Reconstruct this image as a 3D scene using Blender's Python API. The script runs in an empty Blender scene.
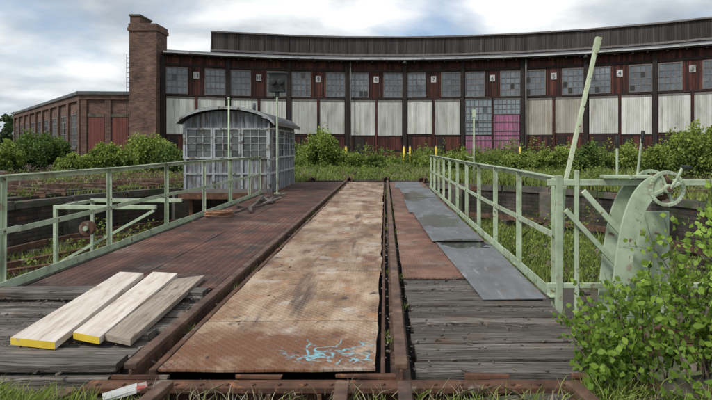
import bpy, math, random
import numpy as np
from mathutils import Matrix, Vector
random.seed(7); rs=np.random.RandomState(11)
F=530.0; H=1.25; VX=385.0; VY=147.0
scene=bpy.context.scene
# ------------------------------------------------------------------ materials
class NT:
    def __init__(s,name):
        s.m=bpy.data.materials.new(name); s.m.use_nodes=True
        s.t=s.m.node_tree; s.n=s.t.nodes; s.l=s.t.links
        s.b=s.n['Principled BSDF']; s.o=s.n['Material Output']
    def new(s,t,**k):
        x=s.n.new(t)
        for a,v in k.items(): setattr(x,a,v)
        return x
    def put(s,sock,v):
        if isinstance(v,bpy.types.NodeSocket): s.l.new(v,sock)
        else: sock.default_value=v
    def math(s,op,a,b=0.0,c=None,clamp=False):
        x=s.new('ShaderNodeMath',operation=op); x.use_clamp=clamp
        s.put(x.inputs[0],a); s.put(x.inputs[1],b)
        if c is not None: s.put(x.inputs[2],c)
        return x.outputs[0]
    def mix(s,f,a,b,mode='MIX'):
        x=s.new('ShaderNodeMix',data_type='RGBA',blend_type=mode)
        s.put(x.inputs[0],f)
        for i,v in ((6,a),(7,b)):
            if not isinstance(v,bpy.types.NodeSocket): v=(v[0],v[1],v[2],1)
            s.put(x.inputs[i],v)
        return x.outputs[2]
    def ramp(s,f,pts):
        x=s.new('ShaderNodeValToRGB'); e=x.color_ramp.elements
        while len(e)<len(pts): e.new(0.5)
        for i,(p,c) in enumerate(pts):
            e[i].position=p; e[i].color=(c[0],c[1],c[2],1) if hasattr(c,'__len__') else (c,c,c,1)
        s.put(x.inputs[0],f); return x.outputs[0]
    def coord(s,kind='UV',sc=(1,1,1)):
        if kind=='World':
            g=s.new('ShaderNodeNewGeometry'); o=g.outputs['Position']
        else:
            g=s.new('ShaderNodeTexCoord'); o=g.outputs[kind]
        if tuple(sc)==(1,1,1): return o
        m=s.new('ShaderNodeMapping'); m.inputs['Scale'].default_value=sc
        s.l.new(o,m.inputs[0]); return m.outputs[0]
    def noise(s,v,scale,detail=4,rough=0.6,dist=0):
        x=s.new('ShaderNodeTexNoise'); s.put(x.inputs['Vector'],v)
        x.inputs['Scale'].default_value=scale; x.inputs['Detail'].default_value=detail
        x.inputs['Roughness'].default_value=rough; x.inputs['Distortion'].default_value=dist
        return x.outputs[0]
    def attr(s):
        x=s.new('ShaderNodeAttribute'); x.attribute_name='rnd'; return x.outputs['Fac']

def mat(name,ramp,scale=3,stretch=(1,1,1),coord='UV',rough=.85,metal=0,bump=.3,bscale=40,rnd=.25,
        overlays=(),pattern=None,pw=.15,bd=.01,spec=.4,pc=.7,spots=(),ps=.55):
    n=NT(name); v=n.coord(coord,stretch); v0=n.coord(coord)
    f=n.noise(v,scale,5,.65)
    col=n.ramp(f,ramp)
    hgt=n.noise(v,bscale,1,.6)
    hgt=n.math('MULTIPLY',hgt,.5)
    r=n.attr()
    roughv=rough
    def rmix(mk,rv,val):
        mx=n.new('ShaderNodeMix',data_type='FLOAT'); n.put(mx.inputs[0],mk); n.put(mx.inputs[2],rv); mx.inputs[3].default_value=val
        return mx.outputs[0]
    for ov in overlays:
        vv=n.coord(coord,ov[4] if len(ov)>4 else (1,1,1))
        f2=n.noise(vv,ov[1],4,.62,0)
        mk=n.ramp(f2,[(ov[2],0),(ov[3],1)])
        col=n.mix(mk,col,ov[0])
        if len(ov)>5 and ov[5] is not None: roughv=rmix(mk,roughv,ov[5])
    if rnd>0:
        k=n.math('MULTIPLY_ADD',r,2*rnd,1-rnd)
        cx=n.new('ShaderNodeVectorMath',operation='SCALE'); n.l.new(col,cx.inputs[0]); n.l.new(k,cx.inputs['Scale']); col=cx.outputs[0]
    sep=n.new('ShaderNodeSeparateXYZ'); n.l.new(v0,sep.inputs[0])
    if pattern in('planks','hplanks'):
        a=sep.outputs[0] if pattern=='planks' else sep.outputs[1]
        q=n.math('DIVIDE',a,pw); fr=n.math('FRACT',q); fl=n.math('FLOOR',q)
        wn=n.new('ShaderNodeTexWhiteNoise',noise_dimensions='1D'); n.l.new(fl,wn.inputs['W'])
        k=n.math('MULTIPLY_ADD',wn.outputs[0],pc,1-pc/2)
        cx=n.new('ShaderNodeVectorMath',operation='SCALE'); n.l.new(col,cx.inputs[0]); n.l.new(k,cx.inputs['Scale']); col=cx.outputs[0]
        g=n.math('ABSOLUTE',n.math('SUBTRACT',fr,.5)); g=n.ramp(g,[(.40,1),(.48,0)])
        col=n.mix(n.math('MULTIPLY_ADD',g,pc,1-pc),(.006,.005,.004),col)
        hgt=n.math('ADD',hgt,n.math('MULTIPLY',g,1.5))
    if pattern=='brick':
        br=n.new('ShaderNodeTexBrick'); n.l.new(v0,br.inputs[0])
        br.inputs['Scale'].default_value=1; br.inputs['Brick Width'].default_value=pw*1.67; br.inputs['Row Height'].default_value=pw*.533
        br.inputs['Mortar Size'].default_value=pw*.06
        br.inputs['Color1'].default_value=(.55,.55,.55,1) if pw<.2 else (.75,.75,.75,1); br.inputs['Color2'].default_value=(1.3,1.2,1.15,1); br.inputs['Mortar'].default_value=(1.2,1.35,1.4,1) if pw<.2 else (.6,.6,.6,1)
        col=n.mix(1,col,br.outputs[0],'MULTIPLY')
        hgt=n.math('SUBTRACT',hgt,br.outputs['Fac'])
    if pattern=='chequer':
        a=n.math('ADD',sep.outputs[0],sep.outputs[1]); b=n.math('SUBTRACT',sep.outputs[0],sep.outputs[1])
        k=math.pi/pw
        s1=n.math('ABSOLUTE',n.math('SINE',n.math('MULTIPLY',a,k))); s2=n.math('ABSOLUTE',n.math('SINE',n.math('MULTIPLY',b,k)))
        g=n.math('MULTIPLY',s1,s2); g=n.ramp(g,[(.25,0),(.6,1)])
        wr_=n.ramp(n.noise(v0,1.3,3,.6),[(.4,.1),(.62,ps)])
        col=n.mix(n.math('MULTIPLY',g,wr_),col,n.mix(.5,col,(.50,.39,.30)))
        hgt=n.math('ADD',hgt,n.math('MULTIPLY',g,1.6))
    if pattern=='grid':
        g=None
        for i,w in((0,pw),(1,pw*.8)):
            fr=n.math('ABSOLUTE',n.math('SUBTRACT',n.math('FRACT',n.math('DIVIDE',sep.outputs[i],w)),.5))
            fr=n.ramp(fr,[(.3,0),(.42,1)]); g=fr if g is None else n.math('MAXIMUM',g,fr)
        col=n.mix(g,n.mix(.5,col,(.014,.009,.007)),col)
        hgt=n.math('ADD',hgt,n.math('MULTIPLY',g,1.6))
    for (sx,sy,rx,ry,sc_,sr,nscale,lo,hi) in spots:
        m2=n.new('ShaderNodeMapping'); m2.inputs['Location'].default_value=(-sx/rx,-sy/ry,0); m2.inputs['Scale'].default_value=(1/rx,1/ry,0)
        n.l.new(v0,m2.inputs[0]); ln=n.new('ShaderNodeVectorMath',operation='LENGTH'); n.l.new(m2.outputs[0],ln.inputs[0])
        fa=n.math('SUBTRACT',1.0,ln.outputs['Value'],clamp=True)
        if nscale<0:   # scribbled spray line
            fn=n.noise(v0,-nscale,1,.5,1.0)
            ln_=n.ramp(n.math('ABSOLUTE',n.math('SUBTRACT',fn,.5)),[(.022,1),(.045,0)])
            wear=n.ramp(n.noise(v0,25,3,.6),[(.38,.2),(.56,1)])
            mk=n.math('MULTIPLY',n.math('MULTIPLY',ln_,n.math('MULTIPLY',fa,3.0,clamp=True)),wear)
        else:
            fn=n.noise(v0,nscale,4,.6,.4)
            mk=n.ramp(n.math('ADD',n.math('MULTIPLY',n.math('MINIMUM',n.math('MULTIPLY',fa,1.6),1.0),.35),n.math('MULTIPLY',fn,.65)),[(lo,0),(hi,1)])
            mk=n.math('MULTIPLY',mk,n.math('MULTIPLY',fa,8.0,clamp=True))
        col=n.mix(mk,col,sc_)
        if sr is not None: roughv=rmix(mk,roughv,sr)
    n.l.new(col,n.b.inputs['Base Color']); n.put(n.b.inputs['Roughness'],roughv); n.b.inputs['Metallic'].default_value=metal
    n.b.inputs['Specular IOR Level'].default_value=spec
    bp=n.new('ShaderNodeBump'); bp.inputs['Strength'].default_value=bump; bp.inputs['Distance'].default_value=bd
    n.l.new(hgt,bp.inputs['Height']); n.l.new(bp.outputs[0],n.b.inputs['Normal'])
    return n.m

def leafmat(name,dark,light,tr=.35):
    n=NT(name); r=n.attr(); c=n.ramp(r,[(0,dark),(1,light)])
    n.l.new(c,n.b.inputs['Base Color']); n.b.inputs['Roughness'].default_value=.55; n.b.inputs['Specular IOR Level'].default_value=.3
    t=n.new('ShaderNodeBsdfTranslucent'); n.l.new(c,t.inputs[0])
    ms=n.new('ShaderNodeMixShader'); ms.inputs[0].default_value=tr
    n.l.new(n.b.outputs[0],ms.inputs[1]); n.l.new(t.outputs[0],ms.inputs[2]); n.l.new(ms.outputs[0],n.o.inputs[0])
    return n.m

RUST=(.13,.05,.025)
m_green=mat('pale_green_paint',[(.3,(.28,.36,.22)),(.5,(.39,.47,.32)),(.7,(.48,.55,.41))],5,coord='Object',rough=.55,bump=.2,rnd=.10,
    overlays=[(RUST,16,.62,.68),((.17,.18,.12),3,.54,.72,(1,1,.5)),((.28,.22,.14),8,.60,.74)])
m_greenold=mat('weathered_pale_green',[(.3,(.38,.44,.28)),(.7,(.52,.57,.40))],6,coord='Object',rough=.6,bump=.2,rnd=.1,overlays=[(RUST,22,.60,.66)])
m_rail=mat('rusty_rail_steel',[(.3,(.06,.033,.022)),(.55,(.15,.085,.055)),(.75,(.26,.175,.125))],9,coord='Object',rough=.65,metal=.15,bump=.6,rnd=.1,overlays=[((.05,.035,.028),3,.53,.68)])
m_steel=mat('rusted_girder',[(.3,(.045,.023,.015)),(.7,(.15,.07,.04))],6,coord='Object',rough=.85,bump=.6,rnd=.15,overlays=[((.22,.19,.15),5,.6,.7),((.27,.12,.055),9,.62,.7)])
m_cplate=mat('rust_tread_plate_light',[(.30,(.11,.06,.034)),(.43,(.24,.145,.082)),(.54,(.38,.265,.172)),(.68,(.50,.405,.305))],1.5,stretch=(1.4,.7,1),coord='Object',rough=.6,metal=.05,bump=.6,bd=.004,bscale=60,rnd=.14,
    overlays=[((.17,.07,.034),2.3,.53,.66,(1.5,.5,1)),((.48,.44,.38),2.3,.58,.72),((.06,.036,.026),7,.59,.70),((.33,.16,.06),4,.58,.7),((.085,.05,.034),1.1,.57,.68,(3,.35,1))],pattern='chequer',pw=.055,
    spots=[(-.75,3.25,1.0,.62,(.18,.08,.038),None,6,.44,.66),(-.36,3.28,.36,.17,(.20,.44,.50),None,-6,0,0),(-.25,3.14,.36,.13,(.22,.42,.48),None,-9,0,0)])
m_lplate=mat('rust_tread_plate_red',[(.3,(.04,.021,.015)),(.45,(.10,.041,.027)),(.6,(.17,.072,.046)),(.75,(.26,.135,.09))],1.8,coord='Object',rough=.7,bump=.8,bd=.006,rnd=.28,
    overlays=[((.24,.165,.12),1.3,.55,.70),((.055,.042,.035),2.6,.54,.68,(1,.5,1)),((.26,.10,.05),6,.60,.72)],pattern='grid',pw=.075)
m_rplate=mat('rust_tread_plate_brown',[(.3,(.05,.026,.018)),(.5,(.15,.065,.04)),(.75,(.27,.15,.10))],2.2,coord='Object',rough=.7,bump=.6,bd=.005,rnd=.25,
    overlays=[((.25,.20,.155),2,.55,.72),((.06,.032,.02),4,.56,.68)],pattern='chequer',pw=.06,ps=.4)
m_gplate=mat('grey_steel_sheet',[(.3,(.105,.11,.115)),(.55,(.16,.165,.172)),(.75,(.25,.255,.262))],2.2,stretch=(2,.6,1),coord='Object',rough=.45,metal=.15,bump=.18,rnd=.16,
    overlays=[((.11,.098,.09),1.6,.52,.66),((.32,.32,.315),5,.58,.75,(3,.4,1)),((.17,.11,.075),6,.60,.72)],
    spots=[(1.02,6.8,.60,.45,(.035,.033,.032),.12,5,.54,.56),(.85,8.9,.6,1.6,(.08,.075,.07),.25,2.2,.56,.60),(.75,13.4,.6,2.2,(.06,.055,.05),.2,1.6,.55,.60)])
m_wood=mat('weathered_timber',[(.25,(.03,.025,.02)),(.45,(.09,.078,.065)),(.6,(.17,.15,.13)),(.8,(.29,.265,.24))],2.6,stretch=(1,16,1),rough=.9,bump=1,bd=.014,bscale=10,rnd=.5,
    overlays=[((.06,.08,.03),4,.62,.72),((.12,.07,.045),3,.56,.74),((.02,.016,.013),7,.58,.66,(.5,7,1))])
m_board=mat('fresh_sawn_board',[(.3,(.45,.37,.29)),(.5,(.60,.53,.45)),(.75,(.72,.67,.60))],2.0,stretch=(10,.8,1),rough=.75,bump=.3,bd=.004,bscale=8,rnd=.10,
    overlays=[((.36,.28,.20),3,.54,.70,(5,.8,1)),((.14,.09,.06),20,.68,.72,(1,.5,1)),((.40,.34,.27),2,.55,.7)])
m_board2=mat('grey_weathered_board',[(.3,(.17,.125,.09)),(.5,(.30,.245,.19)),(.8,(.44,.39,.32))],2.0,stretch=(14,.8,1),rough=.8,bump=.5,bd=.004,bscale=8,rnd=.1,
    overlays=[((.12,.08,.05),4,.55,.68,(6,1,1))])
m_yellow=mat('yellow_paint',[(.3,(.6,.42,.04)),(.7,(.75,.56,.06))],5,coord='Object',rough=.5,bump=.1,rnd=.05,overlays=[((.4,.33,.2),9,.6,.7)])
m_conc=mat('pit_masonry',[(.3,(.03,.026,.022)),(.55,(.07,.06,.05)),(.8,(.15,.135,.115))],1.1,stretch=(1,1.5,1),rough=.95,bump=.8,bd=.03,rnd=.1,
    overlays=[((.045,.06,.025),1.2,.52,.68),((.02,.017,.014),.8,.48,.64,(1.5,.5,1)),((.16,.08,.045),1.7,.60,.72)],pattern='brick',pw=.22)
m_cope=mat('coping_stone',[(.3,(.055,.05,.042)),(.5,(.11,.10,.085)),(.75,(.20,.185,.16))],3,coord='World',rough=.95,bump=.8,bd=.02,rnd=.2,overlays=[((.055,.075,.028),2,.48,.62),((.12,.065,.04),3,.54,.68)])
m_brick=mat('red_brown_brick',[(.3,(.085,.052,.04)),(.6,(.155,.092,.07)),(.8,(.22,.145,.115))],1.2,rough=.95,bump=.4,rnd=.08,
    overlays=[((.045,.032,.028),.8,.55,.75)],pattern='brick')
m_wall=mat('red_brown_boarding',[(.25,(.022,.010,.008)),(.5,(.074,.022,.016)),(.75,(.145,.048,.034))],.9,stretch=(3,.5,1),rough=.85,bump=.6,rnd=.2,bscale=12,
    overlays=[((.016,.012,.011),1.2,.52,.64,(2.5,.4,1)),((.10,.085,.075),1.4,.62,.74,(3,.5,1))],pattern='planks',pw=.17)
m_clere=mat('dark_grey_boarding',[(.3,(.03,.027,.025)),(.6,(.06,.05,.045)),(.8,(.10,.085,.07))],.8,stretch=(4,.5,1),rough=.9,bump=.6,rnd=.2,bscale=12,pattern='planks',pw=.16,
    overlays=[((.13,.12,.11),1.0,.62,.75,(4,.3,1))])
m_post=mat('dark_frame',[(.3,(.012,.010,.009)),(.7,(.034,.023,.02))],4,coord='Object',rough=.8,rnd=.2)
m_panel=mat('cream_door_panel',[(.3,(.37,.365,.31)),(.5,(.52,.52,.465)),(.75,(.64,.645,.60))],.8,stretch=(2.5,.7,1),rough=.6,bump=.5,rnd=.15,bscale=10,pattern='planks',pw=.11,pc=.28,
    overlays=[((.26,.22,.16),1.0,.58,.76,(4,.35,1)),((.16,.11,.075),.7,.66,.74)])
m_beige=mat('beige_door_panel',[(.3,(.27,.235,.185)),(.5,(.38,.34,.28)),(.8,(.46,.43,.38))],.8,stretch=(1.5,.7,1),rough=.7,bump=.5,rnd=.12,pattern='planks',pw=.14,pc=.3,
    overlays=[((.18,.15,.12),1.1,.58,.72,(3,.4,1))])
m_mauve=mat('faded_magenta_door',[(.25,(.20,.065,.12)),(.5,(.34,.12,.21)),(.8,(.42,.22,.30))],1.5,stretch=(3,.7,1),rough=.8,bump=.4,rnd=.1,pattern='planks',pw=.14,pc=.45,overlays=[((.17,.13,.13),1.2,.56,.72,(3,.5,1))])
m_blue=mat('blue_grey_glazing',[(.25,(.13,.16,.175)),(.6,(.21,.25,.265)),(.8,(.29,.33,.35))],1.5,rough=.4,rnd=.2)
m_reddoor=mat('dark_red_door',[(.3,(.10,.026,.02)),(.7,(.18,.055,.04))],2,stretch=(3,.6,1),rough=.7,rnd=.15,pattern='planks',pw=.2,pc=.4)
m_pane=mat('window_glass',[(.3,(.06,.075,.085)),(.55,(.125,.145,.16)),(.8,(.25,.28,.30))],.5,coord='World',rough=.18,bump=.05,rnd=.35,spec=.7)  # pale grey-blue is reflected sky painted into the pane colour
m_hpane=mat('cabin_window_glass',[(.3,(.025,.033,.03)),(.55,(.07,.085,.08)),(.8,(.19,.22,.21))],1.6,coord='World',rough=.12,bump=.05,rnd=.5,spec=.8)
m_frame=mat('window_frame',[(.3,(.10,.09,.085)),(.7,(.20,.18,.165))],4,coord='World',rough=.7,rnd=.1)
m_roof=mat('roof_felt',[(.3,(.06,.063,.068)),(.7,(.14,.142,.145))],.8,coord='World',rough=.75,rnd=.1,overlays=[((.06,.07,.04),.6,.6,.7)])
m_white=mat('white_trim',[(.3,(.36,.36,.34)),(.7,(.56,.56,.54))],2,coord='World',rough=.6,rnd=.15,overlays=[((.2,.2,.18),2,.50,.66)])
m_hut=mat('peeling_grey_paint',[(.3,(.10,.105,.11)),(.5,(.20,.215,.23)),(.75,(.38,.40,.42))],1.6,stretch=(6,.8,1),rough=.85,bump=.7,rnd=.15,pattern='planks',pw=.12,pc=.45,
    overlays=[((.11,.09,.075),2.0,.48,.62,(5,.8,1))])
m_huttrim=mat('hut_trim',[(.3,(.27,.29,.295)),(.7,(.44,.46,.46))],5,coord='World',rough=.7,rnd=.15,overlays=[((.12,.10,.08),5,.52,.62)])
m_black=mat('black_paint_and_hole_shade',[(.3,(.012,.013,.013)),(.7,(.03,.032,.03))],6,coord='Object',rough=.5,rnd=.1)
m_red=mat('red_paint',[(.3,(.3,.06,.05)),(.7,(.4,.10,.07))],6,coord='Object',rough=.6,rnd=.1,overlays=[((.35,.3,.26),14,.50,.58)])
m_orange=mat('orange_hose',[(.3,(.22,.10,.05)),(.7,(.34,.18,.10))],9,coord='Object',rough=.6,rnd=.1)
m_bark=mat('twig_bark',[(.3,(.06,.045,.03)),(.7,(.14,.11,.08))],20,coord='Object',rough=.9,rnd=.1)
m_sleeper=mat('sleeper_wood',[(.3,(.03,.024,.02)),(.7,(.09,.075,.06))],3,coord='World',rough=.95,rnd=.3)
m_debris=mat('wood_debris',[(.3,(.06,.045,.032)),(.7,(.24,.20,.16))],9,coord='Object',rough=.95,rnd=.5)
m_leaf=leafmat('birch_leaf',(.06,.13,.014),(.37,.54,.085),.42)
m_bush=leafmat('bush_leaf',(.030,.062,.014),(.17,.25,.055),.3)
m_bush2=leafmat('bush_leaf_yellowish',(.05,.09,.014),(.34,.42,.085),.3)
m_grass=leafmat('grass_blade',(.07,.11,.02),(.34,.41,.10),.3)
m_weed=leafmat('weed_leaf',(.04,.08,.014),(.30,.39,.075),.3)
m_dry=leafmat('dry_grass',(.18,.15,.08),(.46,.41,.27),.2)
m_far=leafmat('far_tree_leaf',(.02,.04,.012),(.06,.10,.03),.2)
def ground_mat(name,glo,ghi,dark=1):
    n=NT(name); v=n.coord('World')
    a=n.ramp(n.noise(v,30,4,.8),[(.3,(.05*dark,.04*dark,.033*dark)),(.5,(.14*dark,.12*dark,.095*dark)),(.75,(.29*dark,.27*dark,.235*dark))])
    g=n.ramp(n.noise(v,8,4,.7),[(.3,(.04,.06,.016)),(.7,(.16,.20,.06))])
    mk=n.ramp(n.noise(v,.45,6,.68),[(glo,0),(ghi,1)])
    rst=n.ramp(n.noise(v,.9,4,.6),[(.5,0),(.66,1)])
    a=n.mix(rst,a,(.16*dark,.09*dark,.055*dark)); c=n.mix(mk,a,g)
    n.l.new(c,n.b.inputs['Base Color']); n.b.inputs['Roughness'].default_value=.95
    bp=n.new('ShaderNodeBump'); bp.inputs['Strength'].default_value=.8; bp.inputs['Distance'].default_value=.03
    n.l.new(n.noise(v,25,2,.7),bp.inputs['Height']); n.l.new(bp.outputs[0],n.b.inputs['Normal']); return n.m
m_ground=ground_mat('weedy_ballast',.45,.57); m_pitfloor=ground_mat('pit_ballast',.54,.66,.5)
# ------------------------------------------------------------------ builder
def empty(name,loc=(0,0,0)):
    o=bpy.data.objects.new(name,None); scene.collection.objects.link(o); o.location=loc; return o
def frame(p0,p1):
    a=Vector((p0[0],p0[1],0)); b=Vector((p1[0],p1[1],0)); x=(b-a).normalized(); z=Vector((0,0,1)); y=z.cross(x)
    return Matrix(((x.x,y.x,0,a.x),(x.y,y.y,0,a.y),(0,0,1,p0[2] if len(p0)>2 else 0),(0,0,0,1))),(b-a).length
class B:
    def __init__(s,name,parent=None,mats=()):
        s.name=name; s.parent=parent; s.mats=list(mats); s.v=[]; s.f=[]; s.uv=[]; s.r=[]; s.mi=[]; s.sm=[]
    def mid(s,m):
        if m not in s.mats: s.mats.append(m)
        return s.mats.index(m)
    def box(s,x0,x1,y0,y1,z0,z1,m,M=None,ro=True,jit=0,r=None):
        i=len(s.v); c=[Vector((x,y,z)) for z in(z0,z1) for y in(y0,y1) for x in(x0,x1)]
        if jit: c=[p+Vector([random.uniform(-jit,jit) for _ in range(3)]) for p in c]
        k=s.mid(m); r=random.random() if r is None else r; ou=random.uniform(0,50) if ro else 0; ov=random.uniform(0,50) if ro else 0
        fs=[((0,2,3,1),2),((4,5,7,6),2),((0,1,5,4),1),((2,6,7,3),1),((0,4,6,2),0),((1,3,7,5),0)]
        for q,ax in fs:
            s.f.append([i+a for a in q]); s.mi.append(k); s.r.append(r); s.sm.append(False)
            for a in q:
                p=c[a]
                s.uv.append((p.x+ou,p.y+ov) if ax==2 else ((p.x+ou,p.z+ov) if ax==1 else (p.y+ou,p.z+ov)))
        s.v+= [tuple(M@p if M else p) for p in c]
    def poly(s,pts,m,uv=None,sm=False,r=None):
        i=len(s.v); s.v+=[tuple(p) for p in pts]; s.f.append(list(range(i,i+len(pts)))); s.mi.append(s.mid(m)); s.r.append(random.random() if r is None else r); s.sm.append(sm)
        s.uv+= uv if uv else [(p[0],p[1]) for p in pts]
    def prism(s,prof,y0,y1,m,M=None):
        r=random.random(); f0=[Vector((x,y0,z)) for x,z in prof]; f1=[Vector((x,y1,z)) for x,z in prof]
        T=lambda p:tuple(M@p) if M else tuple(p)
        s.poly([T(p) for p in f0],m,[(p.x,p.z) for p in f0],r=r); s.poly([T(p) for p in reversed(f1)],m,[(p.x,p.z) for p in reversed(f1)],r=r)
        n=len(prof)
        for a in range(n):
            b=(a+1)%n; q=[f0[a],f1[a],f1[b],f0[b]]; s.poly([T(p) for p in q],m,[(p.y,p.z) for p in q],r=r)
    def cyl(s,p0,p1,r0,m,r1=None,seg=10,caps=True):
        r1=r0 if r1 is None else r1; p0=Vector(p0); p1=Vector(p1); d=(p1-p0).normalized()
        a=d.orthogonal().normalized(); b=d.cross(a); i=len(s.v); L=(p1-p0).length
        for t in range(seg):
            an=2*math.pi*t/seg; o=a*math.cos(an)+b*math.sin(an); s.v.append(tuple(p0+o*r0)); s.v.append(tuple(p1+o*r1))
        k=s.mid(m); rr=random.random()
        for t in range(seg):
            u=(t+1)%seg; s.f.append([i+2*t,i+2*u,i+2*u+1,i+2*t+1]); s.mi.append(k); s.r.append(rr); s.sm.append(True)
            s.uv+=[(t*.05,0),(t*.05+.05,0),(t*.05+.05,L),(t*.05,L)]
        if caps:
            for o,rev in((0,1),(1,0)):
                f=[i+2*t+o for t in range(seg)]
                if rev: f.reverse()
                s.f.append(f); s.mi.append(k); s.r.append(rr); s.sm.append(False); s.uv+=[(0,0)]*seg
    def tube(s,pts,r,m,seg=8,r1=None):
        n=len(pts)-1
        for j in range(n):
            a=r if r1 is None else r+(r1-r)*j/n; b=r if r1 is None else r+(r1-r)*(j+1)/n
            s.cyl(pts[j],pts[j+1],a,m,b,seg,caps=(j in(0,n-1)))
    def bar(s,p0,p1,w,h,m):
        p0=Vector(p0);p1=Vector(p1);d=(p1-p0);L=d.length;d.normalize()
        up=Vector((0,0,1)) if abs(d.z)<.9 else Vector((0,1,0)); x=d; y=up.cross(x).normalized(); z=x.cross(y)
        M=Matrix(((x.x,y.x,z.x,p0.x),(x.y,y.y,z.y,p0.y),(x.z,y.z,z.z,p0.z),(0,0,0,1)))
        s.box(0,L,-w/2,w/2,-h/2,h/2,m,M)
    def build(s,bevel=0):
        me=bpy.data.meshes.new(s.name); me.from_pydata(s.v,[],s.f)
        for m in s.mats: me.materials.append(m)
        me.polygons.foreach_set('material_index',s.mi); me.polygons.foreach_set('use_smooth',s.sm)
        u=me.uv_layers.new(name='UVMap'); u.data.foreach_set('uv',np.array(s.uv,dtype=np.float32).ravel())
        a=me.attributes.new('rnd','FLOAT','FACE'); a.data.foreach_set('value',s.r)
        me.update(); o=bpy.data.objects.new(s.name,me); scene.collection.objects.link(o)
        if s.parent: o.parent=s.parent
        if bevel:
            b=o.modifiers.new('b','BEVEL'); b.width=bevel; b.segments=2; b.limit_method='ANGLE'; b.angle_limit=math.radians(50)
        return o
def npmesh(name,V,nv,m,rnd,parent=None):
    n=len(V)//nv; me=bpy.data.meshes.new(name)
    me.vertices.add(len(V)); me.vertices.foreach_set('co',np.asarray(V,dtype=np.float32).ravel())
    me.loops.add(len(V)); me.loops.foreach_set('vertex_index',np.arange(len(V),dtype=np.int32))
    me.polygons.add(n); me.polygons.foreach_set('loop_start',np.arange(n,dtype=np.int32)*nv)
    me.materials.append(m); me.update(calc_edges=True)
    a=me.attributes.new('rnd','FLOAT','FACE'); a.data.foreach_set('value',np.asarray(rnd,dtype=np.float32))
    o=bpy.data.objects.new(name,me); scene.collection.objects.link(o)
    if parent: o.parent=parent
    return o
def leafquads(C,size,up=.3):
    n=len(C); C=np.asarray(C); d=rs.normal(size=(n,3)); d[:,2]-=up*.5; d/=np.linalg.norm(d,axis=1)[:,None]
    e=rs.normal(size=(n,3)); e[:,2]*=.5; w=np.cross(d,e); w/=np.linalg.norm(w,axis=1)[:,None]+1e-6
    nn=np.cross(d,w); s=(size*rs.uniform(.6,1.25,n))[:,None]
    fold=nn*s*.12
    V=np.stack([C,C+d*s*.4+w*s*.36+fold,C+d*s,C+d*s*.4-w*s*.36+fold],1)
    return V.reshape(-1,3)
def clumps(cx,cy,cz,rx,ry,rz,nc,nl,shell=.5):
    out=[]; rn=[]
    for _ in range(nc):
        d=rs.normal(size=3); d/=np.linalg.norm(d); d[2]=abs(d[2])*1.0-.15; k=rs.uniform(.2,1)**.5
        c=np.array([cx+d[0]*rx*k,cy+d[1]*ry*k,cz+d[2]*rz*k]); q=rs.uniform(.14,.32)
        p=rs.normal(size=(nl,3)); p/=np.linalg.norm(p,axis=1)[:,None]; p*=(rs.uniform(0,1,nl)**.5)[:,None]
        p[:,2]*=rs.uniform(.7,2.0)
        out.append(c+p*np.array([rx,ry,rz])*q); 
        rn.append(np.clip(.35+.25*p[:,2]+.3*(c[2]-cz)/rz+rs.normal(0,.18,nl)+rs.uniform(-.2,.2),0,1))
    return np.concatenate(out),np.concatenate(rn)
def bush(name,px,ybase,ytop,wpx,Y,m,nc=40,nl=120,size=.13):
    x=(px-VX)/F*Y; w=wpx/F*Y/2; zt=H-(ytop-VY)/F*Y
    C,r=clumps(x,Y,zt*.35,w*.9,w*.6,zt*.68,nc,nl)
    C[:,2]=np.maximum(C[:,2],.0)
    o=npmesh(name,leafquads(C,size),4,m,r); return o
def blades(name,X,Y,Z,h,w,m,lean=.35,parent=None,rb=0,cl=None):
    n=len(X); an=rs.uniform(0,2*np.pi,n); L=rs.normal(0,lean,(n,2)); hh=h*rs.uniform(.4,1.15,n)
    if cl is not None: hh=hh*cl
    b=np.stack([X,Y,Z],1); t=b+np.stack([L[:,0]*hh,L[:,1]*hh,hh],1); mid=b+np.stack([L[:,0]*hh*.3,L[:,1]*hh*.3,hh*.55],1)
    ww=np.stack([np.cos(an)*w,np.sin(an)*w,np.zeros(n)],1)*.5
    V=np.stack([b-ww,b+ww,mid+ww*.8,t,mid-ww*.8],1).reshape(-1,3)
    return npmesh(name,V,5,m,np.clip(rs.uniform(0,1,n)*.8+.2*rs.rand()+rb,0,1),parent)
# ------------------------------------------------------------------ ground + pit
CX,CY,PR=-.66,11.0,8.36
from mathutils import noise as mn
def gz(x,y):
    r=math.hypot(x-CX,y-CY); k=min(1,max(0,(r-10)/6))
    return -.03+k*.12*mn.noise(Vector((x*.25,y*.25,0)))
N=160; radii=[PR+.30]+list(np.linspace(9,16,15))+[16*1.13**i for i in range(1,32)]
vs=[];fs=[]
for r in radii:
    for t in range(N):
        a=2*math.pi*t/N; x=CX+r*math.cos(a); y=CY+r*math.sin(a); vs.append((x,y,gz(x,y)))
for i in range(len(radii)-1):
    for t in range(N):
        u=(t+1)%N; fs.append((i*N+t,(i+1)*N+t,(i+1)*N+u,i*N+u))
me=bpy.data.meshes.new('ground'); me.from_pydata(vs,[],fs); me.materials.append(m_ground)
for p in me.polygons: p.use_smooth=True
og=bpy.data.objects.new('ground',me); scene.collection.objects.link(og)
pit=empty('turntable_pit')
b=B('pit_wall',pit); c=B('coping',pit); fl=B('pit_floor',pit)
N=96
q=lambda r,an,z:(CX+r*math.cos(an),CY+r*math.sin(an),z)
zt=-.05
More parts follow.
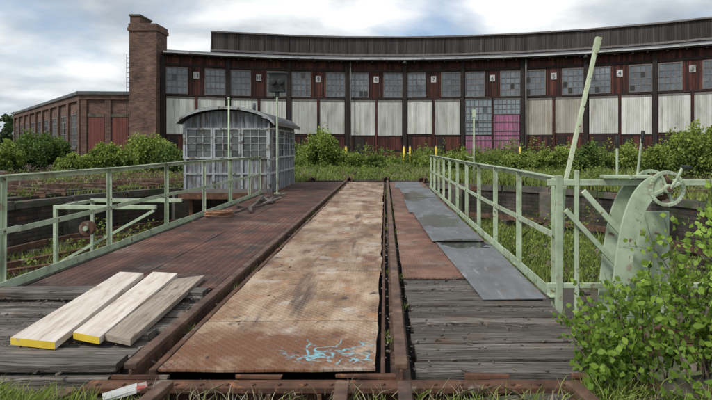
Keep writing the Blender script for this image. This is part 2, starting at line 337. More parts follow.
for t in range(N):
    a=2*math.pi*t/N; a2=2*math.pi*(t+1)/N
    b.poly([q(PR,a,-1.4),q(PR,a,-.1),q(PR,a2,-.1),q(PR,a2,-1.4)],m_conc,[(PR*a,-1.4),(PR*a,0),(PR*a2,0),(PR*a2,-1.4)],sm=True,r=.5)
    if t%3==0: zt=-.05+random.uniform(-.03,.012)
    r0,r1,z0,z1=PR-.05+random.uniform(-.01,.01),PR+.32,-.24,zt
    g1=.0025 if t%3==0 else 0; g2=.0025 if t%3==2 else 0
    p=[q(r0,a+g1,z0),q(r0,a2-g2,z0),q(r1,a2-g2,z0),q(r1,a+g1,z0),q(r0,a+g1,z1),q(r0,a2-g2,z1),q(r1,a2-g2,z1),q(r1,a+g1,z1)]
    for f in((0,1,5,4),(4,5,6,7),(2,3,7,6),(1,2,6,5),(3,0,4,7)): c.poly([p[k] for k in f],m_cope,r=.5)
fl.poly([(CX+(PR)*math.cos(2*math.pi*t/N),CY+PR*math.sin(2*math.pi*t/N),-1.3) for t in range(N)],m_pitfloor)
b.build(); c.build(); fl.build()
b=B('pit_ring_rail',pit)
for t in range(N):
    a=2*math.pi*t/N; a2=2*math.pi*(t+1)/N
    b.bar(q(7.5,a,-1.0),q(7.5,a2,-1.0),.07,.14,m_rail)
    if t%2==0: b.bar(q(7.2,a,-1.17),q(7.8,a,-1.17),.22,.20,m_sleeper)
b.build()
b=B('pit_buttresses',pit)
for t in range(0,N,6):
    a=2*math.pi*t/N
    if -.9<math.sin(a)<.97: b.bar(q(PR-.22,a,-.75),q(PR+.05,a,-.75),.5,1.1,m_cope)
b.build(.02)
b=B('pit_rubble',pit)
for i in range(1100):
    a=random.uniform(0,6.283); r=math.sqrt(random.uniform(16,68)); s_=random.uniform(.02,.11)**1; x,y,_=q(r,a,0)
    M=Matrix.Translation((x,y,-1.29))@Matrix.Rotation(random.uniform(0,3),4,'Z'); b.box(-s_,s_,-s_*.7,s_*.7,0,s_*.9,random.choice([m_cope,m_brick,m_debris,m_cope]),M,jit=s_*.3)
b.build()
b=B('scrap_rails')
for (x0,y0,x1,y1,z) in((-9.2,16.9,-5.6,18.3,.10),(-10,17.5,-6.2,18.9,.10),(-11.5,14.6,-8.2,16.9,.08),(-9.5,19.2,-5.9,19.6,.1),(-13,17,-8.6,18.0,.1),(-7.5,20.4,-4.9,20.1,.1),(-14,20,-9,21,.1),(-12,22.4,-6,21.9,.1)):
    b.bar((x0,y0,z),(x1,y1,z),.07,.14,m_rail)
for (x0,y0,x1,y1,z) in((-7.9,13,-5.2,14.6,-1.1),(-7.2,10,-4.6,12.6,-1.15),(-6.5,8,-5.1,10,-1.15),(-5.6,6.4,-4.2,8.6,-1.15),(-7.9,9.4,-6.2,13.2,-1.1)): b.bar((x0,y0,z),(x1,y1,z),.12,.16,m_steel)
b.build(.01)
# ------------------------------------------------------------------ turntable bridge
TB=empty('turntable_bridge'); Y0,Y1=2.93,19.1
def rail_profile(b,x,ya,yb,zt,M=None,xe=None):
    b.box(x-.035,x+.035,ya,yb,zt-.035,zt,m_rail,M); b.box(x-.01,x+.01,ya,yb,zt-.12,zt-.035,m_rail,M); b.box(x-.06,x+.06,ya,yb,zt-.14,zt-.12,m_rail,M)
b=B('bridge_rails',TB)
for x in(-1.41,.09): rail_profile(b,x,Y0,Y1,.055)
b.box(-1.315,-1.275,Y0+.02,Y1,-.1,.012,m_steel); b.box(-.025,.0,Y0+.02,Y1,-.1,-.005,m_steel)
b.build(.006)
def rough_plate(b,x0,x1,y0,y1,z,m,e=.006,nx=7,ny=14,wz=.003,th=.014):
    """slightly buckled plate with worn, uneven edges"""
    r=random.random(); s=random.uniform(0,99); T={}
    for j in range(ny+1):
        for i in range(nx+1):
            x=x0+(x1-x0)*i/nx; y=y0+(y1-y0)*j/ny
            if i in(0,nx): x+=mn.noise(Vector((y*3,s,i)))*e*2
            if j in(0,ny): y+=mn.noise(Vector((x*3,s,j)))*e*2
            T[i,j]=Vector((x,y,z+mn.noise(Vector((x*1.4,y*1.1,s)))*wz))
    for j in range(ny):
        for i in range(nx): b.poly([T[i,j],T[i+1,j],T[i+1,j+1],T[i,j+1]],m,sm=False,r=r)
    dn=Vector((0,0,-th))
    ring=[T[i,0] for i in range(nx)]+[T[nx,j] for j in range(ny)]+[T[i,ny] for i in range(nx,0,-1)]+[T[0,j] for j in range(ny,0,-1)]
    for k in range(len(ring)):
        a,c=ring[k],ring[(k+1)%len(ring)]; b.poly([a,a+dn,c+dn,c],m,r=r)
b=B('centre_tread_plates',TB)
ys=[2.96,3.79,5.3,7.0,8.6,10.3,12,13.7,15.4,17.2,19.05]
for i in range(len(ys)-1):
    w=random.uniform(-.014,.014)
    rough_plate(b,-1.265+w,-.045+w,ys[i]+.010,ys[i+1]-.010,.004+random.uniform(0,.006),m_cplate,.010,wz=.008)
b.build()
b=B('left_tread_plates',TB)
ys=[4.72,6.3,7.9,9.5,11.1,12.7,14.3,15.9,17.5,19.05]
for i in range(len(ys)-1):
    for x0,x1 in((-3.25,-2.38),(-2.37,-1.52)):
        rough_plate(b,x0,x1,ys[i]+.006,ys[i+1]-.006,-.010+random.uniform(0,.006),m_lplate,.004,5,8,.004)
b.build()
b=B('right_tread_plates',TB)
ys=[5.1,6.2,7.6,9.1,10.7,12.3,14,15.7,17.4,19.05]
for i in range(len(ys)-1):
    rough_plate(b,.17,1.34,ys[i]+.006,ys[i+1]-.006,-.012+random.uniform(0,.005),m_rplate,.005,6,8,.003)
b.build()
b=B('grey_steel_sheets',TB)
def sheet(pts,z):
    r=random.random(); nx,ny=4,10; T={}; (ax,ay),(bx,by),(cx_,cy_),(dx,dy)=pts; s=random.uniform(0,9)
    for j in range(ny+1):
        for i in range(nx+1):
            u=i/nx;v=j/ny; x=(ax*(1-u)+bx*u)*(1-v)+(dx*(1-u)+cx_*u)*v; y=(ay*(1-u)+by*u)*(1-v)+(dy*(1-u)+cy_*u)*v
            T[i,j]=Vector((x,y,z+.012*max(0,mn.noise(Vector((x*1.5,y*.9,s))))))
    for j in range(ny):
        for i in range(nx): b.poly([T[i,j],T[i+1,j],T[i+1,j+1],T[i,j+1]],m_gplate,r=r,sm=True)
    dn=Vector((0,0,-.006))
    ring=[T[i,0] for i in range(nx)]+[T[nx,j] for j in range(ny)]+[T[i,ny] for i in range(nx,0,-1)]+[T[0,j] for j in range(ny,0,-1)]
    for k in range(len(ring)):
        a,c=ring[k],ring[(k+1)%len(ring)]; b.poly([a,a+dn,c+dn,c],m_gplate,r=r)
sheet([(.80,4.33),(1.33,4.36),(1.36,7.0),(.66,7.0)],.006)
sheet([(.62,6.93),(1.3,6.95),(1.3,10.2),(.52,10.2)],.018)
sheet([(.46,10.1),(1.28,10.1),(1.28,13.0),(.44,13.0)],.006)
sheet([(.5,13.05),(1.3,13.05),(1.3,16.2),(.42,16.2)],.006)
sheet([(.3,16.25),(1.2,16.25),(1.2,18.9),(.35,18.9)],.006)
b.build()
b=B('left_timber_deck',TB); y=2.95
def plank(b,x0,x1,y0,y1,z0,z1,m,sag=.01):
    n=8; r=random.random(); ou=random.uniform(0,50); s=random.uniform(0,99); A=[]
    for i in range(n+1):
        x=x0+(x1-x0)*i/n; d=mn.noise(Vector((x*1.5,s,0)))*sag; e0=mn.noise(Vector((x*4,s,2)))*.012; e1=mn.noise(Vector((x*4,s,4)))*.012
        A.append([Vector((x,y0+e0,z0)),Vector((x,y0+e0,z1+d-.006)),Vector((x,y0+e0+.01,z1+d)),Vector((x,y1+e1-.01,z1+d*.6)),Vector((x,y1+e1,z1+d*.6-.006)),Vector((x,y1+e1,z0))])
    vv=[0,.08,.09,.09+(y1-y0),.1+(y1-y0),.2+(y1-y0)]
    for i in range(n):
        for k in range(5):
            b.poly([A[i][k],A[i+1][k],A[i+1][k+1],A[i][k+1]],m,[(A[i][0].x+ou,vv[k]),(A[i+1][0].x+ou,vv[k]),(A[i+1][0].x+ou,vv[k+1]),(A[i][0].x+ou,vv[k+1])],r=r)
    b.poly(A[0][::-1],m,[(ou,t) for t in vv],r=r); b.poly(A[n],m,[(ou,t) for t in vv],r=r)
while y<4.68:
    w=random.uniform(.13,.22); e=random.uniform(-.06,.12); sl=random.uniform(-.03,.02)
    plank(b,-3.42+e,-1.50-random.uniform(0,.08),y+.014,min(y+w,4.715)-.016,-.13+sl,-.025+sl,m_wood,.03); y+=w
plank(b,-3.45,-2.45,4.42,4.62,-.02,.04,m_wood); plank(b,-2.3,-1.52,2.99,3.14,-.02,.03,m_wood,.02); plank(b,-3.4,-2.3,3.02,3.17,-.02,.02,m_wood,.03); plank(b,-2.1,-1.55,4.5,4.66,-.02,.02,m_wood,.02)
b.build()
b=B('right_timber_deck',TB); y=2.98
while y<5.06:
    w=random.uniform(.12,.19); sl=random.uniform(-.018,.008)
    plank(b,.17+random.uniform(0,.04),1.36-random.uniform(0,.07),y+.011,min(y+w,5.09)-.012,-.13+sl,-.016+sl,m_wood,.016); y+=w
b.build()
b=B('girders',TB)
for x in(-1.6,-1.2,-.03,.3): b.box(x-.03,x+.03,Y0+.1,Y1,-.85,-.14,m_steel)
b.box(-3.3,1.4,Y0+.05,Y1,-.155,-.135,m_post)
for i in range(11):
    yy=3.3+i*1.56
    b.box(-3.35,1.45,yy,yy+.12,-.3,-.157,m_steel)
for x in(-3.36,1.42): b.box(x-.03,x+.03,Y0+.1,Y1,-.28,-.13,m_steel)
b.box(-3.43,-3.28,Y0+1.8,Y1,-.125,-.005,m_wood)
b.build()
b=B('end_beam',TB)
b.box(-1.62,1.5,2.87,2.925,-.30,-.05,m_steel); b.box(-1.62,1.5,2.83,2.93,-.068,-.035,m_steel); b.box(-1.62,1.5,2.82,2.93,-.33,-.302,m_steel)
for x in(-1.45,-1.0,-.62,-.35,.25,.6,.95,1.3):
    b.box(x-.012,x+.012,2.825,2.869,-.3,-.07,m_steel)
for x in(-1.2,-.8,.42,.78,1.12): b.box(x-.05,x+.05,2.862,2.872,-.22,-.10,m_black)  # black blocks on the face stand in for the shade inside holes
for x in(-.5,-.15,.05):
    b.cyl((x,2.869,-.16),(x,2.82,-.16),.045,m_steel,seg=12); b.cyl((x,2.82,-.16),(x,2.79,-.16),.02,m_rail,seg=6)
for x in np.arange(-1.55,1.5,.14): b.cyl((x,2.86,-.035),(x,2.86,-.022),.012,m_steel,seg=6)
for i in range(5): b.box(-1.55+i*.63+random.uniform(0,.1),-1.2+i*.63,2.93,2.955,-.034,-.012,m_steel,jit=.006)
b.build(.004)
for x,x2 in((-1.13,-1.2),(-.22,-.22),(.10,.10),(.97,1.05),(-1.62,-1.8)):
    b=B('approach_rail')
    M=Matrix.Translation((x,2.76,0))@Matrix.Rotation(math.atan2(x2-x,.5)*1.0,4,'Z')
    rail_profile(b,0,-5,0,.035 if x>-1.5 else -.0,M); b.build(.006)
# ------------------------------------------------------------------ railings
def railing(name,x,ys,y0,y1):
    b=B(name); s=1 if x>0 else -1
    for i,y in enumerate(ys):
        dx=random.uniform(-.012,.012)
        b.bar((x,y,-.12),(x,y+dx,.99),.05,.010,m_green); b.box(x+s*.018,x+s*.028,y-.032,y-.006,-.12,.99,m_green)
        b.box(x-.05,x+.05,y-.05,y+.05,.0,.012,m_green)
        for z in(.505,.965): b.cyl((x-s*.014,y-.008,z),(x-s*.022,y-.008,z),.011,m_rail,seg=6)
    n=max(2,int((y1-y0)/1.7)); P_=[(y0+(y1-y0)*i/n, random.uniform(-.007,.007),random.uniform(-.008,.008)) for i in range(n+1)]
    for (ya,xa,za),(yb,xb,zb) in zip(P_[:-1],P_[1:]):
        b.bar((x+xa,ya,.998+za),(x+xb,yb+.004,.998+zb),.06,.011,m_green); b.bar((x+xa+s*.025,ya,.968+za),(x+xb+s*.025,yb,.968+zb),.010,.05,m_green)
        b.bar((x+xa-s*.008,ya,.507+zb),(x+xb-s*.008,yb,.507-za),.010,.052,m_green)
        b.bar((x-s*.034,ya,.03),(x-s*.034+xb,yb,.03+zb),.011,.09,m_green)
    return b.build(.002)
railing('guard_railing',-3.37,[3.0,4.68,6.5,8.2,9.9,11.6,13.2,14.3],2.95,14.35)
railing('guard_railing',1.42,[4.44+1.2*i for i in range(0,11)],4.44,16.5)
b=B('outrigger_frame')
b.box(-4.95,-3.42,7.9,7.95,.32,.38,m_green); b.box(-4.95,-4.9,7.9,7.95,-1.2,.318,m_green); b.box(-4.95,-3.42,8.9,8.95,.32,.38,m_green); b.box(-4.95,-4.9,8.9,8.95,-1.2,.318,m_green)
b.box(-4.948,-4.902,7.952,8.898,.322,.37,m_green); b.bar((-4.9,7.92,-.5),(-3.45,7.92,.3),.04,.04,m_green)
b.cyl((-4.4,7.8,.05),(-4.4,7.88,.05),.11,m_steel,seg=20); b.cyl((-4.4,7.77,.05),(-4.4,7.95,.05),.035,m_green)
b.build(.003)
# ------------------------------------------------------------------ operator cabin
cab=empty('operator_cabin'); hx0,hx1,hy0,hy1=-5.5,-3.15,14.5,18.3
def arch(x,base=1.93,rise=.5):
    t=(x-(hx0+hx1)/2)/((hx1-hx0)/2); return base+rise*math.sqrt(max(0,1-t*t*.86))-rise*math.sqrt(1-.86)
b=B('platform',cab); b.box(hx0-.1,hx1+.1,hy0-.15,hy1+.1,-.16,0,m_steel)
for x in(hx0+.1,hx1-.2):
    for y in(hy0+.1,hy1-.2): b.box(x,x+.1,y,y+.1,-1.3,-.16,m_steel)
b.build()
b=B('walls',cab)
b.box(hx0,hx1,hy0,hy0+.06,0,.93,m_hut,ro=False); b.box(hx1-.06,hx1,hy0+.06,hy1,0,.93,m_hut,ro=False)
b.box(hx0,hx0+.06,hy0+.06,hy1,0,1.93,m_hut,ro=False); b.box(hx0,hx1,hy1,hy1+.06,0,1.93,m_hut,ro=False)
b.box(hx1-.06,hx1,hy0+.06,hy1,1.76,1.95,m_hut,ro=False)
b.box(hx0+.06,hx1-.06,hy0+.12,hy0+.14,0,.9,m_post)
n=14; xs=[hx0+(hx1-hx0)*i/n for i in range(n+1)]
prof=[(hx0,1.76),(hx1,1.76)]+[(x,arch(x)) for x in reversed(xs)]
b.prism(prof,hy0,hy0+.06,m_hut); b.prism([(x,z) for x,z in prof],hy1,hy1+.06,m_hut)
b.build()
b=B('roof',cab); o=.16; XS=[hx0-o+(hx1-hx0+2*o)*i/20 for i in range(21)]
cx=(hx0+hx1)/2; hw=(hx1-hx0)/2+o
def ra(x): t=(x-cx)/hw; return 1.86+.62*math.sqrt(1-t*t*.9)-.62*math.sqrt(.1)+.02
prof=[(x,ra(x)+.05) for x in XS]+[(x,ra(x)) for x in reversed(XS)]
b.prism(prof,hy0-.2,hy1+.2,m_roof)
prof=[(x,ra(x)+.054) for x in XS]+[(x,ra(x)-.03) for x in reversed(XS)]
b.prism(prof,hy0-.225,hy0-.2,m_huttrim); b.box(hx1+o,hx1+o+.03,hy0-.22,hy1+.2,1.84,1.95,m_frame)
b.cyl((cx+.3,hy0+1.8,2.35),(cx+.3,hy0+1.8,2.6),.05,m_roof)
b.build()
b=B('windows',cab)
def window(b,x0,x1,z0,z1,nx,nz,M,fw=.05,mw=.022,d=0,fm=m_frame,pm=m_pane):
    wr0=random.uniform(0,.6)
    for i in range(nx):
        for j in range(nz):
            a0=x0+(x1-x0)*i/nx; a1=x0+(x1-x0)*(i+1)/nx; c0=z0+(z1-z0)*j/nz; c1=z0+(z1-z0)*(j+1)/nz
            t=random.uniform(-.006,.006); u=random.uniform(-.006,.006); r=wr0+random.uniform(0,.4) if random.random()>.06 else -.9
            b.poly([tuple(M@Vector(p)) for p in((a0,d+t,c0),(a1,d-t,c0),(a1,d-t+u,c1),(a0,d+t+u,c1))],pm,r=r)
    for i in range(1,nx):
        a=x0+(x1-x0)*i/nx; b.box(a-mw/2,a+mw/2,d-.03,d-.008,z0,z1,fm,M)
    for j in range(1,nz):
        a=z0+(z1-z0)*j/nz; b.box(x0,x1,d-.028,d-.009,a-mw/2,a+mw/2,fm,M)
    b.box(x0-fw,x1+fw,d-.045,d-.007,z1,z1+fw,fm,M); b.box(x0-fw,x1+fw,d-.06,d-.007,z0-fw,z0,fm,M)
    b.box(x0-fw,x0,d-.045,d-.007,z0,z1,fm,M); b.box(x1,x1+fw,d-.045,d-.007,z0,z1,fm,M)
M,L=frame((hx0,hy0),(hx1,hy0))
for i in range(3): window(b,.1+i*.76,.74+i*.76,.98,1.72,3,4,M,.05,.018,.01,m_huttrim,m_hpane)
M,L=frame((hx1,hy0),(hx1,hy1))
for i in range(4): window(b,.15+i*.93,.95+i*.93,.98,1.72,3,4,M,.05,.018,.01,m_huttrim,m_hpane)
M,L=frame((hx0,hy0),(hx1,hy0))
for x in(0,.78,1.55,L-.07): b.box(x,x+.07,-.03,-.002,.1,.92,m_huttrim,M)
b.box(.0,L,-.036,-.003,.5,.55,m_huttrim,M); b.box(0,L,-.04,-.003,.0,.1,m_frame,M); b.box(-.01,.045,-.05,-.002,.93,1.9,m_huttrim,M); b.box(L-.045,L+.01,-.05,-.002,.93,1.9,m_huttrim,M)
M,L=frame((hx1,hy0),(hx1,hy1))
for x in(.03,1.0,1.93,2.85,L-.08): b.box(x,x+.06,-.03,-.002,0,.92,m_huttrim,M)
b.box(0,L,-.033,-.003,.5,.56,m_huttrim,M)
b.build()
b=B('signal_post'); x,y=-2.89,14.2
b.cyl((x,y,-.1),(x,y,2.75),.026,m_green); b.box(x-.2,x+.22,y-.1,y+.1,2.72,3.2,m_black); b.box(x-.25,x+.27,y-.14,y+.12,3.202,3.25,m_black)
b.bar((x,y,1.75),(hx1-.02,hy0-.02,1.75),.03,.03,m_frame); b.bar((x,y,.9),(hx1-.02,hy0-.02,.9),.03,.03,m_frame)
for dx in(-.08,.12):
    b.cyl((x+dx,y-.1,2.98),(x+dx,y-.2,2.98),.075,m_black,seg=16); b.cyl((x+dx,y-.11,2.98),(x+dx,y-.205,2.98),.05,m_black,seg=16)
b.box(x-.05,x+.05,y-.05,y+.05,2.6,2.72,m_black); b.box(x-.08,x+.08,y-.08,y+.08,0,.02,m_green)
b.build(.006)
b=B('cabin_conduit_pole'); b.cyl((-3.95,13.4,-.3),(-3.95,13.4,2.45),.02,m_green); b.cyl((-3.95,13.4,2.45),(-3.95,13.4,2.5),.03,m_green); b.bar((-3.95,13.4,-.2),(-3.37,13.4,-.2),.05,.05,m_steel); b.build()
b=B('signal_mast'); x=(474-VX)/F*17; b.cyl((x,17,-.2),(x,17,2.4),.025,m_greenold); b.box(x-.05,x+.05,16.95,17.05,2.2,2.45,m_greenold); b.bar((x,17,.9),(x-.25,17,.95),.03,.03,m_greenold); b.box(x-.09,x+.09,16.9,17.1,-.14,.0,m_steel); b.build()
for px in(404,410,346,436,520):
    b=B('marker_post'); x=(px-VX)/F*31; b.cyl((x,31,-.1),(x,31,1.25),.06,m_yellow,.055,10); b.cyl((x,31,1.25),(x,31,1.3),.06,m_white,.03,10); b.build()
# ------------------------------------------------------------------ leaning lever & locking mechanism
b=B('leaning_lever_pole')
p0=Vector((1.455,4.35,.85)); p1=Vector((1.785,4.45,2.14)); b.bar(p0,p1,.034,.03,m_greenold); b.cyl(p0,p0+Vector((-.04,0,-.95)),.026,m_green)
b.bar(p1-Vector((.02,0,.09)),p1+Vector((.01,0,.03)),.048,.04,m_greenold); b.build(.004)
lk=B('locking_mechanism')
lk.box(1.37,1.42,4.23,4.28,-.2,1.02,m_green); lk.box(1.52,1.55,4.23,4.27,-.2,1.06,m_green)
lk.box(1.30,2.9,4.24,4.27,.94,.99,m_green); lk.box(1.30,2.9,4.24,4.27,.12,.16,m_green)
lk.bar((1.57,4.2,.9),(1.98,4.2,.45),.03,.045,m_green); lk.bar((1.43,4.2,.75),(1.9,4.2,.25),.03,.04,m_green)
def X_(px): return (px-VX)/F*4.15
def Z_(py): return H-(py-VY)/F*4.15
cxx,czz=X_(662),Z_(188)
for ya in(4.08,4.32):
    outer=[];inner=[]
    for i in range(19):
        t=i/18
        P0=Vector((658,184));P1=Vector((626,186));P2=Vector((620,250));P3=Vector((612,335))
        c_=P0*(1-t)**3+P1*3*t*(1-t)**2+P2*3*t*t*(1-t)+P3*t**3
        d_=((P1-P0)*3*(1-t)**2+(P2-P1)*6*t*(1-t)+(P3-P2)*3*t*t).normalized(); nrm=Vector((d_.y,-d_.x)); w_=10-3*t
        outer.append(c_+nrm*w_); inner.append(c_-nrm*w_)
    for i in range(18):
        qd=[outer[i],outer[i+1],inner[i+1],inner[i]]
        lk.prism([(X_(v.x),Z_(v.y)) for v in qd],ya,ya+.025,m_green)
lk.cyl((cxx,4.04,czz),(cxx,4.40,czz),.036,m_green,seg=16); lk.cyl((cxx,4.02,czz),(cxx,4.04,czz),.024,m_rail,seg=6)
for ya in(4.065,4.315):
    for i in range(32):
        a=i*math.pi/16; a2=(i+1)*math.pi/16
        lk.bar((cxx+.125*math.cos(a),ya+.015,czz+.125*math.sin(a)),(cxx+.125*math.cos(a2),ya+.015,czz+.125*math.sin(a2)),.03,.028,m_green)
    for i in range(4):
        a=i*2*math.pi/4+.4; lk.bar((cxx,ya+.015,czz),(cxx+.125*math.cos(a),ya+.015,czz+.125*math.sin(a)),.02,.026,m_green)
lk.cyl((cxx,4.14,czz),(cxx,4.28,czz),.09,m_steel,seg=24)
for i in range(20):
    a=i*math.pi/10; lk.bar((cxx+.08*math.cos(a),4.21,czz+.08*math.sin(a)),(cxx+.105*math.cos(a),4.21,czz+.105*math.sin(a)),.12,.014,m_steel)
lk.prism([(X_(652),Z_(205)),(X_(686),Z_(330)),(X_(638),Z_(330)),(X_(642),Z_(215))],4.33,4.35,m_green)
lk.box(X_(640),X_(684),4.36,4.42,Z_(330),Z_(215),m_green)
lk.tube([(cxx,4.03,czz),(cxx+.04,4.01,czz+.08),(cxx+.08,4.0,czz+.17)],.012,m_green); lk.cyl((cxx+.08,4.0,czz+.17),(cxx+.08,3.9,czz+.17),.015,m_black)
lx=(617-VX)/F*4.25; lk.cyl((lx,4.25,.98),(lx,4.25,1.3),.010,m_green); lk.cyl((lx,4.25,1.24),(lx,4.25,1.34),.015,m_black); lk.cyl((lx+.16,4.25,1.0),(lx+.2,4.25,1.33),.010,m_green); lk.cyl((lx+.2,4.25,1.28),(lx+.21,4.25,1.38),.015,m_black)
lk.box(lx-.12,lx+.32,4.2,4.3,1.0,1.025,m_green); lk.box(1.7,2.6,4.05,4.4,-.35,-.28,m_steel); lk.box(1.4,2.7,4.1,4.16,-.27,-.15,m_steel)
lk.build(.004)
# ------------------------------------------------------------------ loose boards
def wboard(name,c,th,m,ztop,yend=True):
    b=B(name); r=random.random(); ou=random.uniform(0,9)
    T=[Vector((x,y,ztop)) for x,y in c]; D=[p-Vector((0,0,th)) for p in T]
    L=(T[3]-T[0]).length; W=(T[1]-T[0]).length
    b.poly(T,m,[(ou,0),(ou+W,0),(ou+W,L),(ou,L)],r=r)
    for i in range(4):
        j=(i+1)%4; mm=m_yellow if (i==0 and yend) else m
        e=(T[j]-T[i]).length; b.poly([T[i],D[i],D[j],T[j]],mm,[(ou,0),(ou+.05,0),(ou+.05,e),(ou,e)],r=r)
    b.poly(list(reversed(D)),m,r=r)
    o=b.build(.004); return o
wboard('wooden_board',[(-2.36,3.34),(-2.03,3.26),(-2.30,5.05),(-2.55,5.1)],.045,m_board,.05)
wboard('wooden_board',[(-2.03,3.45),(-1.81,3.36),(-1.98,5.06),(-2.24,5.12)],.045,m_board,.045)
wboard('wooden_board',[(-1.805,3.42),(-1.60,3.33),(-1.70,5.0),(-1.92,4.86)],.04,m_board2,.042,False)
b=B('painted_wood_scrap'); M=Matrix.Translation((-1.32,2.70,0.0))@Matrix.Rotation(.5,4,'Z')@Matrix.Rotation(-.1,4,'Y')
b.box(-.10,.05,-.035,.035,0,.014,m_white,M,jit=.006); b.box(.051,.10,-.034,.034,0,.014,m_red,M,jit=.003)
b.build()
b=B('hose_coil'); pts=[]
for i in range(60):
    a=i*.33; r=.16+.03*math.sin(i*.7); pts.append((-3.0+r*1.3*math.cos(a),9.6+r*1.6*math.sin(a),.02+.0012*i))
b.tube(pts,.014,m_orange,6); pts=[(-2.9+.03*i+.05*math.sin(i),9.9+.16*i,.012) for i in range(14)]; b.tube(pts,.012,m_black,6); b.build()
b=B('timber_scraps')
for i in range(9):
    x=random.uniform(-3.1,-2.5); y=random.uniform(9.8,13); a=random.uniform(-.5,.5); L=random.uniform(.3,1.0)
    b.bar((x,y,.03),(x+math.sin(a)*L,y+math.cos(a)*L,.04+random.uniform(0,.06)),.06,.04,m_wood)
b.build(.004)
b=B('deck_debris')
for i in range(1300):
    z_=random.random()
    if z_<.4: x=random.uniform(-3.35,-1.52); y=random.uniform(2.95,4.7)
    elif z_<.58: x=random.uniform(.18,1.35); y=random.uniform(2.98,5.1)
    elif z_<.85: x=random.choice([-1.33,-1.29,-1.47,.0,.03,.15])+random.gauss(0,.02); y=random.uniform(2.95,9)
    elif z_<.95: x=random.uniform(-3.2,-1.3); y=random.uniform(4.7,9)
    else: x=random.uniform(-1.2,-.1); y=random.uniform(3,7)
    s_=random.uniform(.003,.012); a=random.uniform(0,3); zz0=-.014 if z_<.95 else .004
    M=Matrix.Translation((x,y,zz0))@Matrix.Rotation(a,4,'Z'); b.box(-s_*random.uniform(.6,2.5),s_,-s_*.5,s_*.5,0,s_*.6,m_debris,M,jit=s_*.25)
b.build()
